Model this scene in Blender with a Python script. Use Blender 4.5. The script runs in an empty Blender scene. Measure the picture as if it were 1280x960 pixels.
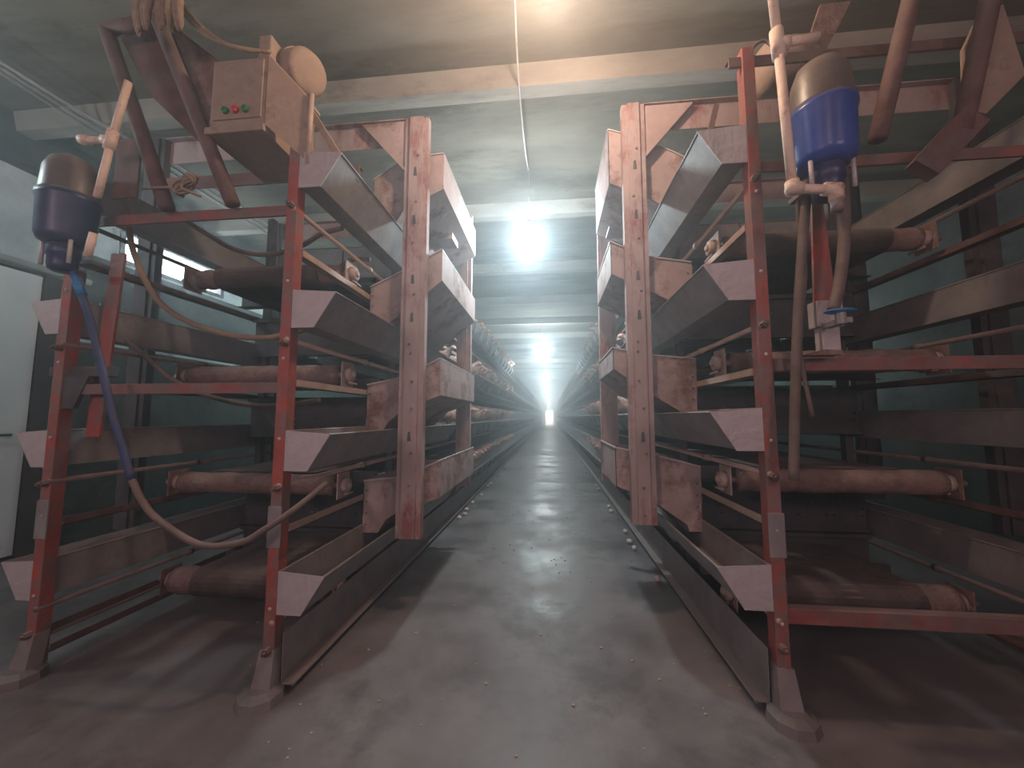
import bpy, bmesh, math, random
from mathutils import Vector, Matrix
random.seed(7)
C = bpy.context.scene.collection
sc = bpy.context.scene
PI = math.pi

# ------------------------------------------------------------ materials
def mat(name, c1, c2, rough=.7, metal=0., scale=6., bump=.15, c3=None, t3=.62, spec=.4, rvar=.0, stretch=(1,1,1), dust=0.):
    m = bpy.data.materials.new(name); m.use_nodes = True
    nt = m.node_tree; N = nt.nodes; Lk = nt.links
    b = N['Principled BSDF']
    tc = N.new('ShaderNodeTexCoord'); mp = N.new('ShaderNodeMapping'); mp.inputs['Scale'].default_value = stretch
    Lk.new(tc.outputs['Object'], mp.inputs['Vector'])
    n1 = N.new('ShaderNodeTexNoise'); n1.inputs['Scale'].default_value = scale; n1.inputs['Detail'].default_value = 8; n1.inputs['Roughness'].default_value = .65
    Lk.new(mp.outputs[0], n1.inputs['Vector'])
    r = N.new('ShaderNodeValToRGB'); r.color_ramp.elements[0].position = .35; r.color_ramp.elements[1].position = .65
    r.color_ramp.elements[0].color = (*c1, 1); r.color_ramp.elements[1].color = (*c2, 1)
    Lk.new(n1.outputs['Fac'], r.inputs['Fac'])
    col = r.outputs['Color']
    if c3:
        n2 = N.new('ShaderNodeTexNoise'); n2.inputs['Scale'].default_value = scale*.45; n2.inputs['Detail'].default_value = 10; n2.inputs['Roughness'].default_value = .75
        Lk.new(mp.outputs[0], n2.inputs['Vector'])
        r2 = N.new('ShaderNodeValToRGB'); r2.color_ramp.elements[0].position = t3-.05; r2.color_ramp.elements[1].position = t3+.05
        Lk.new(n2.outputs['Fac'], r2.inputs['Fac'])
        mx = N.new('ShaderNodeMix'); mx.data_type = 'RGBA'
        Lk.new(r2.outputs['Color'], mx.inputs[0]); Lk.new(col, mx.inputs[6]); mx.inputs[7].default_value = (*c3, 1)
        col = mx.outputs[2]
    if dust:   # settled dust on surfaces that face up
        ge = N.new('ShaderNodeNewGeometry'); sx = N.new('ShaderNodeSeparateXYZ'); Lk.new(ge.outputs['Normal'], sx.inputs[0])
        m1 = N.new('ShaderNodeMapRange'); m1.inputs['From Min'].default_value = .1; m1.inputs['From Max'].default_value = .9; m1.inputs['To Max'].default_value = dust
        Lk.new(sx.outputs['Z'], m1.inputs['Value'])
        nd = N.new('ShaderNodeTexNoise'); nd.inputs['Scale'].default_value = 9; nd.inputs['Detail'].default_value = 8; nd.inputs['Roughness'].default_value = .7
        Lk.new(tc.outputs['Object'], nd.inputs['Vector'])
        m2 = N.new('ShaderNodeMapRange'); m2.inputs['From Min'].default_value = .40; m2.inputs['From Max'].default_value = .68; m2.inputs['To Max'].default_value = .45*dust
        Lk.new(nd.outputs['Fac'], m2.inputs['Value'])
        ad = N.new('ShaderNodeMath'); ad.operation = 'ADD'; ad.use_clamp = True; Lk.new(m1.outputs[0], ad.inputs[0]); Lk.new(m2.outputs[0], ad.inputs[1])
        mx2 = N.new('ShaderNodeMix'); mx2.data_type = 'RGBA'
        Lk.new(ad.outputs[0], mx2.inputs[0]); Lk.new(col, mx2.inputs[6]); mx2.inputs[7].default_value = (.34,.27,.255,1)
        col = mx2.outputs[2]
    Lk.new(col, b.inputs['Base Color'])
    b.inputs['Roughness'].default_value = rough; b.inputs['Metallic'].default_value = metal
    b.inputs['Specular IOR Level'].default_value = spec
    if rvar:
        mr = N.new('ShaderNodeMapRange'); mr.inputs['From Min'].default_value = .35; mr.inputs['From Max'].default_value = .65
        mr.inputs['To Min'].default_value = rough-rvar; mr.inputs['To Max'].default_value = rough+rvar
        Lk.new(n1.outputs['Fac'], mr.inputs['Value']); Lk.new(mr.outputs[0], b.inputs['Roughness'])
    if bump:
        n3 = N.new('ShaderNodeTexNoise'); n3.inputs['Scale'].default_value = scale*5; n3.inputs['Detail'].default_value = 6
        Lk.new(mp.outputs[0], n3.inputs['Vector'])
        bp = N.new('ShaderNodeBump'); bp.inputs['Strength'].default_value = bump; bp.inputs['Distance'].default_value = .02
        Lk.new(n3.outputs['Fac'], bp.inputs['Height']); Lk.new(bp.outputs[0], b.inputs['Normal'])
    return m
def emit(name, c, s):
    m = bpy.data.materials.new(name); m.use_nodes = True; nt = m.node_tree
    b = nt.nodes['Principled BSDF']; b.inputs['Base Color'].default_value = (*c, 1)
    b.inputs['Emission Color'].default_value = (*c, 1); b.inputs['Emission Strength'].default_value = s
    return m
M = dict(
 concrete = mat('concrete_floor', (.135,.12,.124), (.235,.215,.218), .46, 0, 1.7, .15, c3=(.11,.097,.10), t3=.55, spec=.42, rvar=.14),
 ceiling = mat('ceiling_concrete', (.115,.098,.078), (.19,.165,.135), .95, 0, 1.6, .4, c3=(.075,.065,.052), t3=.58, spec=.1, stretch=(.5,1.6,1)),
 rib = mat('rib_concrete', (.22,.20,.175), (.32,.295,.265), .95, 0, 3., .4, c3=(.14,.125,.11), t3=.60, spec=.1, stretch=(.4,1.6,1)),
 plaster = mat('rough_plaster', (.42,.47,.49), (.60,.65,.67), .95, 0, 3., .8, c3=(.10,.11,.11), t3=.62, spec=.1),
 darkwall = mat('dark_wall', (.05,.052,.05), (.095,.098,.094), .95, 0, 3., .6, c3=(.035,.035,.035), t3=.60, spec=.1),
 redpaint = mat('red_paint', (.44,.065,.045), (.27,.052,.042), .6, 0, 7., .25, c3=(.20,.12,.11), t3=.50, spec=.35, dust=.45),
 redworn = mat('worn_red_paint', (.36,.06,.05), (.17,.07,.065), .7, 0, 3., .25, c3=(.17,.11,.10), t3=.48, spec=.3, dust=.6),
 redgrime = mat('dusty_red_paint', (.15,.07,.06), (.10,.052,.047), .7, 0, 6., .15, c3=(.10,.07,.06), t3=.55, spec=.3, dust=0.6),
 channel = mat('dusty_pink_channel_steel', (.33,.245,.245), (.42,.32,.32), .7, .0, 7., .15, c3=(.25,.075,.07), t3=.56, spec=.3, stretch=(1,1,.4), dust=0.5),
 hopper = mat('rusty_hopper_sheet', (.34,.25,.245), (.43,.33,.325), .7, .0, 6., .2, c3=(.19,.095,.075), t3=.545, spec=.3, dust=0.5),
 galv = mat('dusty_galvanised_sheet', (.21,.195,.20), (.31,.29,.295), .55, .2, 7., .08, c3=(.20,.17,.16), t3=.62, spec=.4, dust=0.7),
 galvlight = mat('pale_galvanised_sheet', (.42,.375,.385), (.54,.50,.51), .6, .15, 7., .25, c3=(.24,.18,.17), t3=.60, spec=.4, dust=0.3),
 dark = mat('dark_dusty_steel', (.055,.05,.055), (.085,.078,.083), .6, .2, 7., .1, spec=.35, dust=0.35),
 belt = mat('soiled_belt', (.045,.034,.032), (.085,.066,.06), .85, 0, 5., .5, c3=(.14,.11,.10), t3=.66, spec=.2, dust=0.3),
 rust = mat('crusted_rust_roller', (.15,.085,.07), (.26,.17,.15), .8, 0, 14., .5, c3=(.36,.29,.27), t3=.64, spec=.25, dust=0.4),
 bearing = mat('dusty_bearing', (.38,.28,.24), (.48,.38,.34), .8, 0, 12., .3, spec=.3, dust=0.4),
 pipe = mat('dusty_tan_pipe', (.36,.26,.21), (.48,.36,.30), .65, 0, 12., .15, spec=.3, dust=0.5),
 beige = mat('beige_plastic_pipe', (.66,.50,.40), (.76,.60,.50), .55, 0, 14., .15, c3=(.36,.21,.14), t3=.60, spec=.4),
 blue = mat('blue_plastic', (.014,.045,.26), (.02,.065,.34), .32, 0, 5., .04, spec=.5, dust=0.25),
 navy = mat('navy_plastic', (.010,.016,.07), (.014,.02,.10), .4, 0, 6., .05, spec=.5, dust=0.2),
 smoky = mat('smoky_plastic_lid', (.085,.068,.058), (.13,.105,.09), .4, 0, 6., .05, spec=.5, dust=0.5),
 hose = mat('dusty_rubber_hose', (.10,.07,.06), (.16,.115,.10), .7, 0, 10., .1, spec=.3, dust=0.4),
 tanhose = mat('tan_hose', (.22,.16,.11), (.28,.20,.14), .7, 0, 10., .1, spec=.3),
 bluehose = mat('blue_hose', (.012,.03,.11), (.018,.042,.15), .6, 0, 10., .1, spec=.4, dust=0.25),
 cyan = mat('cyan_plastic', (.01,.17,.42), (.015,.22,.5), .4, 0, 10., .05, dust=0.2),
 box = mat('dusty_box_enamel', (.29,.21,.165), (.37,.275,.22), .8, 0, 8., .12, c3=(.17,.11,.085), t3=.57, spec=.3, dust=0.5),
 rope = mat('fraying_rope', (.24,.17,.12), (.36,.27,.20), .9, 0, 30., .5),
 green = mat('green_button', (.02,.16,.06), (.03,.20,.08), .4, 0, 5., 0),
 redbtn = mat('red_button', (.55,.02,.04), (.6,.03,.05), .25, 0, 5., 0, spec=.7),
 white = mat('white_door_paint', (.70,.76,.78), (.78,.83,.85), .6, 0, 2., .05),
 jamb = mat('worn_jamb_timber', (.34,.33,.31), (.45,.43,.41), .8, 0, 8., .2),
 darkjamb = mat('dark_jamb_timber', (.05,.045,.045), (.08,.07,.07), .8, 0, 8., .2),
 feather = mat('brown_feathers', (.34,.17,.13), (.52,.32,.27), .9, 0, 25., .4, c3=(.70,.58,.54), t3=.55, spec=.2),
 comb = mat('red_comb', (.50,.03,.03), (.6,.05,.05), .6, 0, 20., .1),
 beak = mat('horn_beak', (.55,.38,.18), (.6,.42,.2), .5, 0, 20., 0),
 egg = mat('eggshell', (.72,.62,.56), (.80,.70,.64), .5, 0, 20., .02),
 feed = mat('spilled_feed', (.42,.33,.26), (.55,.45,.36), .9, 0, 30., .3),
 wire = mat('cage_wire', (.20,.19,.19), (.27,.26,.26), .5, .4, 20., 0),
 bulb = emit('glowing_bulb', (.80,.95,1.), 160.),
 warmbulb = emit('warm_glowing_bulb', (1.,.66,.36), 40.),
 daylight = emit('daylight_outside', (.85,.95,1.), 6.),
)

# ------------------------------------------------------------ geometry helpers (bmesh, world coordinates)
def B(): return bmesh.new()
def box(bm, a, b, bev=0.):
    x0,x1 = sorted((a[0],b[0])); y0,y1 = sorted((a[1],b[1])); z0,z1 = sorted((a[2],b[2]))
    v = [bm.verts.new(p) for p in ((x0,y0,z0),(x1,y0,z0),(x1,y1,z0),(x0,y1,z0),(x0,y0,z1),(x1,y0,z1),(x1,y1,z1),(x0,y1,z1))]
    f = [bm.faces.new([v[i] for i in q]) for q in ((0,3,2,1),(4,5,6,7),(0,1,5,4),(1,2,6,5),(2,3,7,6),(3,0,4,7))]
    if bev:
        es = list({e for q in f for e in q.edges})
        bmesh.ops.bevel(bm, geom=es, offset=bev, segments=2, affect='EDGES', profile=.6)
    return bm
def prism(bm, pts, d):
    """polygon pts (list of 3D, planar) extruded by vector d"""
    d = Vector(d); a = [bm.verts.new(p) for p in pts]; b = [bm.verts.new(Vector(p)+d) for p in pts]
    fs = [bm.faces.new(a), bm.faces.new(b[::-1])]
    n = len(pts)
    for i in range(n): fs.append(bm.faces.new((a[i], b[i], b[(i+1)%n], a[(i+1)%n])))
    bmesh.ops.recalc_face_normals(bm, faces=fs)
    return bm
def smooth_path(pts, k=6):
    pts = [Vector(p) for p in pts]
    if len(pts) < 3: return pts
    out = []
    P = [pts[0]*2-pts[1]] + pts + [pts[-1]*2-pts[-2]]
    for i in range(1, len(P)-2):
        p0,p1,p2,p3 = P[i-1:i+3]
        for j in range(k):
            t = j/k
            out.append(.5*((2*p1)+(p2-p0)*t+(2*p0-5*p1+4*p2-p3)*t*t+(3*p1-p0-3*p2+p3)*t*t*t))
    out.append(pts[-1]); return out
def tube(bm, pts, r, n=10, cap=True):
    """pts list of 3D; r number or list"""
    pts = [Vector(p) for p in pts]; R = r if isinstance(r, (list,tuple)) else [r]*len(pts)
    rings = []; up = None
    for i, p in enumerate(pts):
        t = (pts[min(i+1,len(pts)-1)]-pts[max(i-1,0)]).normalized()
        if up is None: up = Vector((0,0,1)) if abs(t.z) < .9 else Vector((1,0,0))
        a = t.cross(up).normalized(); up = a.cross(t).normalized()
        rings.append([bm.verts.new(p+(a*math.cos(2*PI*k/n)+up*math.sin(2*PI*k/n))*R[i]) for k in range(n)])
    fs = []
    for A, Bq in zip(rings, rings[1:]):
        for k in range(n): fs.append(bm.faces.new((A[k], A[(k+1)%n], Bq[(k+1)%n], Bq[k])))
    if cap: fs.append(bm.faces.new(rings[0])); fs.append(bm.faces.new(rings[-1][::-1]))
    bmesh.ops.recalc_face_normals(bm, faces=fs)
    return bm
def ell(bm, c, r, seg=14, rings=9, M3=None):
    mt = Matrix.Translation(c) @ (M3 or Matrix.Identity(4)) @ Matrix.Diagonal((*r,1))
    bmesh.ops.create_uvsphere(bm, u_segments=seg, v_segments=rings, radius=1, matrix=mt); return bm
def bar(bm, p, q, w, h, bev=.003):
    """rectangular bar from p to q"""
    p, q = Vector(p), Vector(q); t = (q-p).normalized()
    u = Vector((0,0,1)) if abs(t.z) < .9 else Vector((1,0,0))
    a = t.cross(u).normalized()*w/2; c = a.cross(t).normalized()*h/2
    prism(bm, [p-a-c, p+a-c, p+a+c, p-a+c], q-p); return bm

def thing(name, label, cat, loc=(0,0,0), group=None):
    o = bpy.data.objects.new(name, None); C.objects.link(o); o.location = loc; o.empty_display_size = .1
    o['label'] = label; o['category'] = cat
    if group: o['group'] = group
    return o
def origin_of(p):
    v = Vector((0,0,0))
    while p: v += p.location; p = p.parent
    return v
def obj(name, bm, m, parent=None, smooth=False, loc=None, label=None):
    me = bpy.data.meshes.new(name)
    base = origin_of(parent) + (Vector(loc) if loc else Vector((0,0,0)))
    bmesh.ops.translate(bm, verts=bm.verts, vec=-base)
    bm.to_mesh(me); bm.free()
    if smooth:
        for p in me.polygons: p.use_smooth = True
    me.materials.append(M[m] if isinstance(m, str) else m)
    o = bpy.data.objects.new(name, me); C.objects.link(o)
    if parent: o.parent = parent
    if loc: o.location = loc
    if label: o['label'] = label
    return o
def tag(o, label, cat, group=None):
    o['label'] = label; o['category'] = cat
    if group: o['group'] = group
    return o
def struct(name, bm, m, **k):
    o = obj(name, bm, m, **k); o['kind'] = 'structure'; return o
def copy_tree(o, parent=None):
    c = o.copy(); C.objects.link(c)
    if parent: c.parent = parent
    for ch in list(o.children): copy_tree(ch, c)
    return c

YEND = 60.0
XL, XR = -4.6, 4.5
ZC = 3.74
# ------------------------------------------------------------ room shell
struct('floor', box(B(), (XL-.3,-5,-.2), (XR+.3,YEND+3,0)), 'concrete')
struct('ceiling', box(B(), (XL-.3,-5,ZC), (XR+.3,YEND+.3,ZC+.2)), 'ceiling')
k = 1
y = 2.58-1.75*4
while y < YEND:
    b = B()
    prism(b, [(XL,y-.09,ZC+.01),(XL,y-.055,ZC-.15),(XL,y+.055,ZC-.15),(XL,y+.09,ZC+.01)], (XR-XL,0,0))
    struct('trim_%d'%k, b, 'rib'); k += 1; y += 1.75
# left wall pieces round the doorway (Y 1.6..2.95, Z 0..2.48) and a high window (Y 3.45..4.75, Z 2.86..3.22)
b = B()
box(b, (XL-.3,-5,0), (XL,1.5,ZC)); box(b, (XL-.3,1.5,2.50), (XL,3.12,ZC)); box(b, (XL-.3,3.12,0), (XL,3.45,ZC))
box(b, (XL-.3,3.45,0), (XL,4.75,2.86)); box(b, (XL-.3,3.45,3.24), (XL,4.75,ZC)); box(b, (XL-.3,4.75,0), (XL,YEND,ZC))
struct('wall_left', b, 'plaster')
struct('wall_right', box(B(), (XR,-5,0), (XR+.3,YEND,ZC)), 'darkwall')
struct('wall_back', box(B(), (XL-.3,-5.3,0), (XR+.3,-5,ZC)), 'darkwall')
b = B()
box(b, (XL-.3,YEND,0), (-.80,YEND+.3,ZC)); box(b, (.50,YEND,0), (XR+.3,YEND+.3,ZC)); box(b, (-.80,YEND,2.2), (.50,YEND+.3,ZC))
struct('wall_end', b, 'darkwall')
# ledge of dark beam on the left wall and dado of bare masonry; upper dark band put in for shade between lit plaster
struct('trim_41', box(B(), (XL,-5,3.36), (XL+.16,YEND,ZC)), 'darkwall')
struct('trim_42', box(box(B(), (XL,3.14,0), (XL+.04,YEND,1.93)), (XL,3.14,2.14), (XL+.04,YEND,2.82)), 'darkwall')
# window
w = struct('window_1', box(B(), (XL-.22,3.45,2.86), (XL-.20,4.75,3.24)), 'daylight')
b = B()
box(b,(XL-.06,3.45,3.19),(XL+.02,4.75,3.24)); box(b,(XL-.06,3.45,2.86),(XL+.02,4.75,2.90)); box(b,(XL-.06,3.45,2.90),(XL+.02,3.50,3.19)); box(b,(XL-.06,4.70,2.90),(XL+.02,4.75,3.19))
obj('window_frame', b, 'darkjamb', w)
# door: white leaf swung open into the room, dark jamb, pale inner strip
d = struct('door_1', box(B(), (XL+.0,1.62,.03), (XL+.045,2.86,2.46), .004), 'white')
h = obj('door_handle', tube(B(), [(XL+.04,2.74,1.05),(XL+.09,2.74,1.05),(XL+.09,2.64,1.05)], .011), 'dark', d, smooth=True)
obj('door_rail', box(B(), (XL+.045,1.70,.10), (XL+.05,2.78,.13)), 'galv', d)
b = B(); box(b, (XL-.10,2.87,0), (XL+.06,2.98,2.48)); struct('trim_43', b, 'darkjamb')
b = B(); box(b, (XL-.05,2.99,0), (XL+.055,3.06,2.40)); struct('trim_44', b, 'jamb')
b = B(); tube(b, [(XL+.05,1.2,2.53),(XL+.05,3.2,2.53)], .03); struct('trim_45', b, 'jamb', smooth=True)
# end doorway: daylight beyond the far end of the aisle
struct('door_2', box(B(), (-.80,YEND+.28,0), (.50,YEND+.30,2.2)), emit('far_daylight', (.86,.95,1.), 7.))
# ceiling cables at left
for i in range(3):
    x = -3.72+.09*i
    c = obj('cable', tube(B(), smooth_path([(x-.05,-.5,ZC-.20),(x,1.9,ZC-.20-.02*i),(x+.02,2.6,ZC-.21),(x+.12,3.4,ZC-.20),(x+.1,9,ZC-.2)], 8), .012, 6), 'galv', smooth=True)
    tag(c, 'grey cable running along the ceiling above the left side aisle', 'cable', 'ceiling cables over the left side aisle')

# ------------------------------------------------------------ cage rows
SIDE = {
 'left':  dict(s=-1, xi=-1.20, Y0=1.62, T=[2.47,1.78,1.12,.50], hy=(2.36,3.45), cx=(-.95,-.79), cy=2.28, ztop=3.20, zbot=.46, c2y=3.36),
 'right': dict(s=1,  xi=.90,  Y0=1.72, T=[2.52,1.88,1.22,.57], hy=(2.42,3.12), cx=(.48,.625),  cy=2.36, ztop=3.24, zbot=.56, c2y=3.15),
}
TN = ['topmost','second highest','third highest','lowest']
W = 1.22

def make_trough(sd, k, outer):
    D = SIDE[sd]; s = D['s']; zt = D['T'][k]; y0 = D['Y0']
    # cross-section: w measured outward from the cage face (towards the aisle it serves)
    base = D['xi'] if not outer else D['xi']+s*W
    dr = -s if not outer else s
    X = lambda w: base+dr*w
    if outer: y0 += .0
    prof_o = [(0.0,zt+.015),(0.0,zt-.16),(.105,zt-.16),(.205,zt)]
    t = .004
    prof_i = [(.205-.0065,zt),(.103,zt-.155),(t,zt-.155),(t,zt+.015)]
    where = ('aisle side of %s cages' % sd) if not outer else ('far side of %s cages' % sd)
    r = thing('feed_trough', 'long grey sheet feed trough, %s of four, %s' % (TN[k], where), 'feed trough', (X(.1),y0,zt-.16))
    b = B(); prism(b, [(X(w_),y0,z) for w_,z in prof_o+prof_i], (0,YEND-1-y0,0))
    # rolled lip along the outer edge
    tube(b, [(X(.205),y0,zt),(X(.205),YEND-1,zt)], .0055, 6)
    tube(b, [(X(.0),y0,zt+.015),(X(.0),YEND-1,zt+.015)], .0055, 6)
    obj('channel', b, 'galv', r)
    obj('end_cap', prism(B(), [(X(w_),y0-.004,z) for w_,z in [(-.004,zt+.018),(-.004,zt-.165),(.108,zt-.165),(.212,zt+.002)]], (0,.006,0)), 'galvlight', r, label='pale end cap')
    if not outer:
        y = 4.0
        while y < 24:
            b = B(); prism(b, [(X(.208),y,zt-.006),(X(.112),y,zt-.158),(X(.175),y,zt-.135)], (0,.035,0))
            obj('bracket', b, 'dark', r); y += .48  # dark triangular teeth spaced along the trough's outer face
        for y in (4.3,6.7,9.1,11.5):
            b = B(); prism(b, [(X(w_),y,z) for w_,z in [(-.003,zt-.02),(-.003,zt-.164),(.107,zt-.164),(.209,zt-.004),(.205,zt-.002),(.104,zt-.160),(.0,zt-.160),(0,zt-.02)]], (0,.08,0))
            obj('joint_sleeve', b, 'galvlight', r)
for sd in SIDE:
    for k in range(4):
        make_trough(sd, k, False); make_trough(sd, k, True)

# red end frames
def lpost(b, x, y, z0, z1, s, w=.05, t=.006):
    prism(b, [(x,y,z0),(x+s*w,y,z0),(x+s*w,y+t,z0),(x+s*t,y+t,z0),(x+s*t,y+w,z0),(x,y+w,z0)], (0,0,z1-z0))
def bolt(b, c, r=.016, l=.03):
    tube(b, [(c[0],c[1]-l,c[2]),(c[0],c[1],c[2])], r, 6); tube(b, [(c[0],c[1]-l-.012,c[2]),(c[0],c[1]-l,c[2])], r*.5, 8)
for sd in SIDE:
    D = SIDE[sd]; s = D['s']; xi = D['xi']; y0 = D['Y0']
    r = thing('cage_end_frame', 'red steel frame of posts and crossbars ending the %s cage row' % sd, 'frame', (xi+s*.6,y0,0))
    ztop = 2.56 if sd == 'left' else 2.92
    for xo, nm in ((.005,'in'),(W-.02,'out')):
        x = xi+s*xo; zz = ztop if nm == 'in' else (1.95 if sd == 'left' else 2.6)
        b = B(); box(b, (x,y0-.006,.04), (x+s*.052,y0+.006,zz), .002); box(b, (x,y0+.006,.04), (x+s*.007,y0+.05,zz))
        p = obj('post', b, 'redpaint', r)
        b = B()
        box(b, (x-s*.006,y0-.012,.62), (x+s*.058,y0-.005,.80), .002)
        obj('splice_plate', b, 'galv', p, label='bare grey splice plate')
        for q in range(6):
            b = B(); ell(b, (x+s*.026,y0-.008,.36+.37*q), (.008,.006,.008), 8, 5); obj('rivet', b, 'galvlight', p)
        # flared foot
        b = B(); prism(b, [(x-s*.02,y0-.05,0),(x+s*.075,y0-.05,0),(x+s*.06,y0-.012,.19),(x-s*.005,y0-.012,.19)], (0,.06,0))
        obj('foot', b, 'galv', r)
        b = B(); tube(b, [(x+s*.03,y0-.03,0),(x+s*.03,y0-.03,.035),(x+s*.03,y0-.03,.05)], [.095,.088,.05], 9); obj('foot_pad', b, 'concrete', r)
        for z in ([.19,.88,1.54,2.21] if sd == 'left' else [.27,.95,1.60,2.27]):
            b = B(); bolt(b, (x+s*.02,y0-.006,z)); obj('bolt', b, 'redgrime', r)
    bars = [(2.20,.052,.0),(1.335,.05,.0)] if sd == 'left' else [(2.335,.05,.0),(1.425,.055,.0),(.385,.06,.0),(2.86,.05,-.10)]
    for z,h,ex in bars:
        b = B(); box(b, (xi+s*(.05+ex),y0+.006,z-h/2), (xi+s*(W+.02),y0+.018,z+h/2), .002); box(b, (xi+s*(.05+ex),y0+.018,z+h/2-.006), (xi+s*(W+.02),y0+.05,z+h/2))
        obj('crossbar', b, 'redworn' if z < 2.8 else 'redgrime', r)
# red beam at the top left behind the first post
b = B(); box(b, (-2.42,2.02,2.62), (-1.12,2.03,2.70), .002); box(b, (-2.42,2.03,2.694), (-1.12,2.07,2.70))
tag(obj('top_crossbar', b, 'redworn'), 'red flat steel crossbar high behind the grey control box', 'bar')

# slimmer rails, pipes, rollers, belts, panels per tier
RZ = {'left':[2.10,1.46,.79,.20], 'right':[2.17,1.50,.86,.27]}
for sd in SIDE:
    D = SIDE[sd]; s = D['s']; xi = D['xi']; y0 = D['Y0']
    for k in range(4):
        zr = RZ[sd][k]; zt = D['T'][k]
        where = 'at the near end of the %s cage row' % sd
        # roller
        yr = 2.20
        r = thing('belt_roller', 'crusted brown belt roller, %s of four in the %s cage row' % (TN[k], sd), 'roller', (xi+s*.6,yr,zr))
        rr = .062 if k < 3 else .078
        xs = [xi+s*(.10+ (W-.22)*q/24) for q in range(25)]
        b = B(); tube(b, [(x,yr,zr) for x in xs], [rr+random.uniform(-.004,.004) for _ in xs], 16); obj('drum', b, 'rust', r, smooth=True)
        b = B(); tube(b, [(xi+s*.0,yr,zr),(xi+s*W,yr,zr)], .016, 10); obj('axle', b, 'bearing', r, smooth=True)
        for e in (.045, W-.075):
            x = xi+s*e
            b = B(); box(b, (x,yr-.065,zr-.075), (x+s*.008,yr+.065,zr+.075), .002)
            bp = obj('bearing_plate', b, 'bearing' if e < .5 else 'rust', r)
            b = B(); tube(b, [(x-s*.035,yr,zr),(x-s*.03,yr,zr),(x,yr,zr)], [.028,.042,.046], 16); ell(b, (x-s*.036,yr,zr), (.012,.022,.022))
            obj('bearing', b, 'bearing', bp, smooth=True)
            b = B(); tube(b, [(x-s*.02,yr-.02,zr-.05),(x-s*.02,yr+.07,zr-.055)], .008, 8); obj('adjusting_rod', b, 'pipe', bp, smooth=True)
        # belt (upper and lower run round the drum)
        bl = B(); pts = []
        n = 10
        wrap = k in (0,3)
        prof = [(YEND-1.5,zr+rr+.003)] + [(yr-math.sin(PI*q/n)*(rr+.004), zr+math.cos(PI*q/n)*(rr+.004)) for q in range(n+1)] + [(YEND-1.5,zr-rr-.003)]
        if not wrap: prof = [(YEND-1.5,zr+rr+.003),(yr+.02,zr+rr+.003)]
        x0 = xi+s*.24; x1 = xi+s*(W-.28)
        A = [bl.verts.new((x0,a,c)) for a,c in prof]; Bv = [bl.verts.new((x1,a,c)) for a,c in prof]
        for i in range(len(A)-1): bl.faces.new((A[i],A[i+1],Bv[i+1],Bv[i]))
        bo = obj('manure_belt', bl, 'belt'); mo = bo.modifiers.new('thickness','SOLIDIFY'); mo.thickness = .004; mo.offset = -1
        tag(bo, 'wide dark soiled belt under the %s tier of the %s cages' % (TN[k], sd), 'conveyor belt')
        # side rails
        for e, side2 in ((.0,'aisle'),(W-.03,'far')):
            x = xi+s*e; zz = zr-.095
            b = B(); box(b, (x,y0+.05,zz-.025), (x+s*.004,YEND-2,zz+.012)); box(b, (x,y0+.05,zz-.025), (x+s*.04,YEND-2,zz-.021))
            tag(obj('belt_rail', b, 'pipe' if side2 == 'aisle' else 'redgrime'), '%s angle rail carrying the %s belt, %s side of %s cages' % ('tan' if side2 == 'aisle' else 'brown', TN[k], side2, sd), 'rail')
            if k < 4:
                zp = zr+.10
                b = B(); tube(b, [(x+s*.02,y0-.01,zp),(x+s*.02,YEND-2,zp)], .0125, 10)
                tube(b, [(x+s*.02,2.35,zp),(x+s*.02,2.39,zp)], .019, 10)
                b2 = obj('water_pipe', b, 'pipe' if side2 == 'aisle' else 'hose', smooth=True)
                tag(b2, 'thin %s pipe above the %s belt, %s side of %s cages' % ('tan' if side2 == 'aisle' else 'dark', TN[k], side2, sd), 'pipe')
        # dark scraper channel behind the roller
        b = B(); box(b, (xi+s*.05,2.62,zr-.06), (xi+s*(W-.05),2.66,zr+.02)); box(b, (xi+s*.05,2.58,zr-.064), (xi+s*(W-.05),2.66,zr-.06))
        tag(obj('scraper_bar', b, 'dark'), 'dark steel scraper bar behind the %s roller of the %s cage row' % (TN[k], sd), 'bar')
    # support posts inside the row
    for j, yy in enumerate((2.86,)):
        for e, nm in ((.03,'aisle'),(W-.08,'far')):
            b = B(); lpost(b, xi+s*e, yy, 0, D['T'][0]+.42, s, .05, .005); box(b, (xi+s*(e-.03),yy-.03,0),(xi+s*(e+.07),yy+.08,.01))
            tag(obj('support_post', b, 'dark'), 'dark steel upright where the %s cage row begins, %s side' % (sd, nm), 'post')
    # bottom skirt sheet on the floor
    b = B(); x = xi-s*.02
    box(b, (x,y0+.02,.04), (x+s*.004,YEND-2,.25)); box(b, (x-s*.05,y0+.02,.036), (x,YEND-2,.042)); tube(b, [(x-s*.05,y0+.02,.038),(x-s*.05,YEND-2,.038)], .006, 6)
    r = tag(obj('floor_skirt', b, 'galv'), 'long grey sheet skirt along the floor under the %s cage row' % sd, 'metal skirt')
    b = B(); box(b, (xi-s*.02,y0+.02,0), (xi+s*.03,YEND-2,.036)); obj('sill', b, 'dark', r)
    for q in range(0):
        b = B(); tube(b, [(xi-s*.07,2.0+.06*q,.13),(xi-s*.02,2.0+.06*q,.13)], .018, 10); obj('sleeve', b, 'bearing', r, smooth=True)
    # outer low rail
    b = B(); x = xi+s*W; box(b, (x,y0+.05,.16), (x+s*.006,YEND-2,.20)); box(b, (x-s*.03,y0+.05,.16), (x,YEND-2,.166))
    tag(obj('ground_rail', b, 'redgrime'), 'dull red low rail along the far side of the %s cage row' % sd, 'rail')

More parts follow.
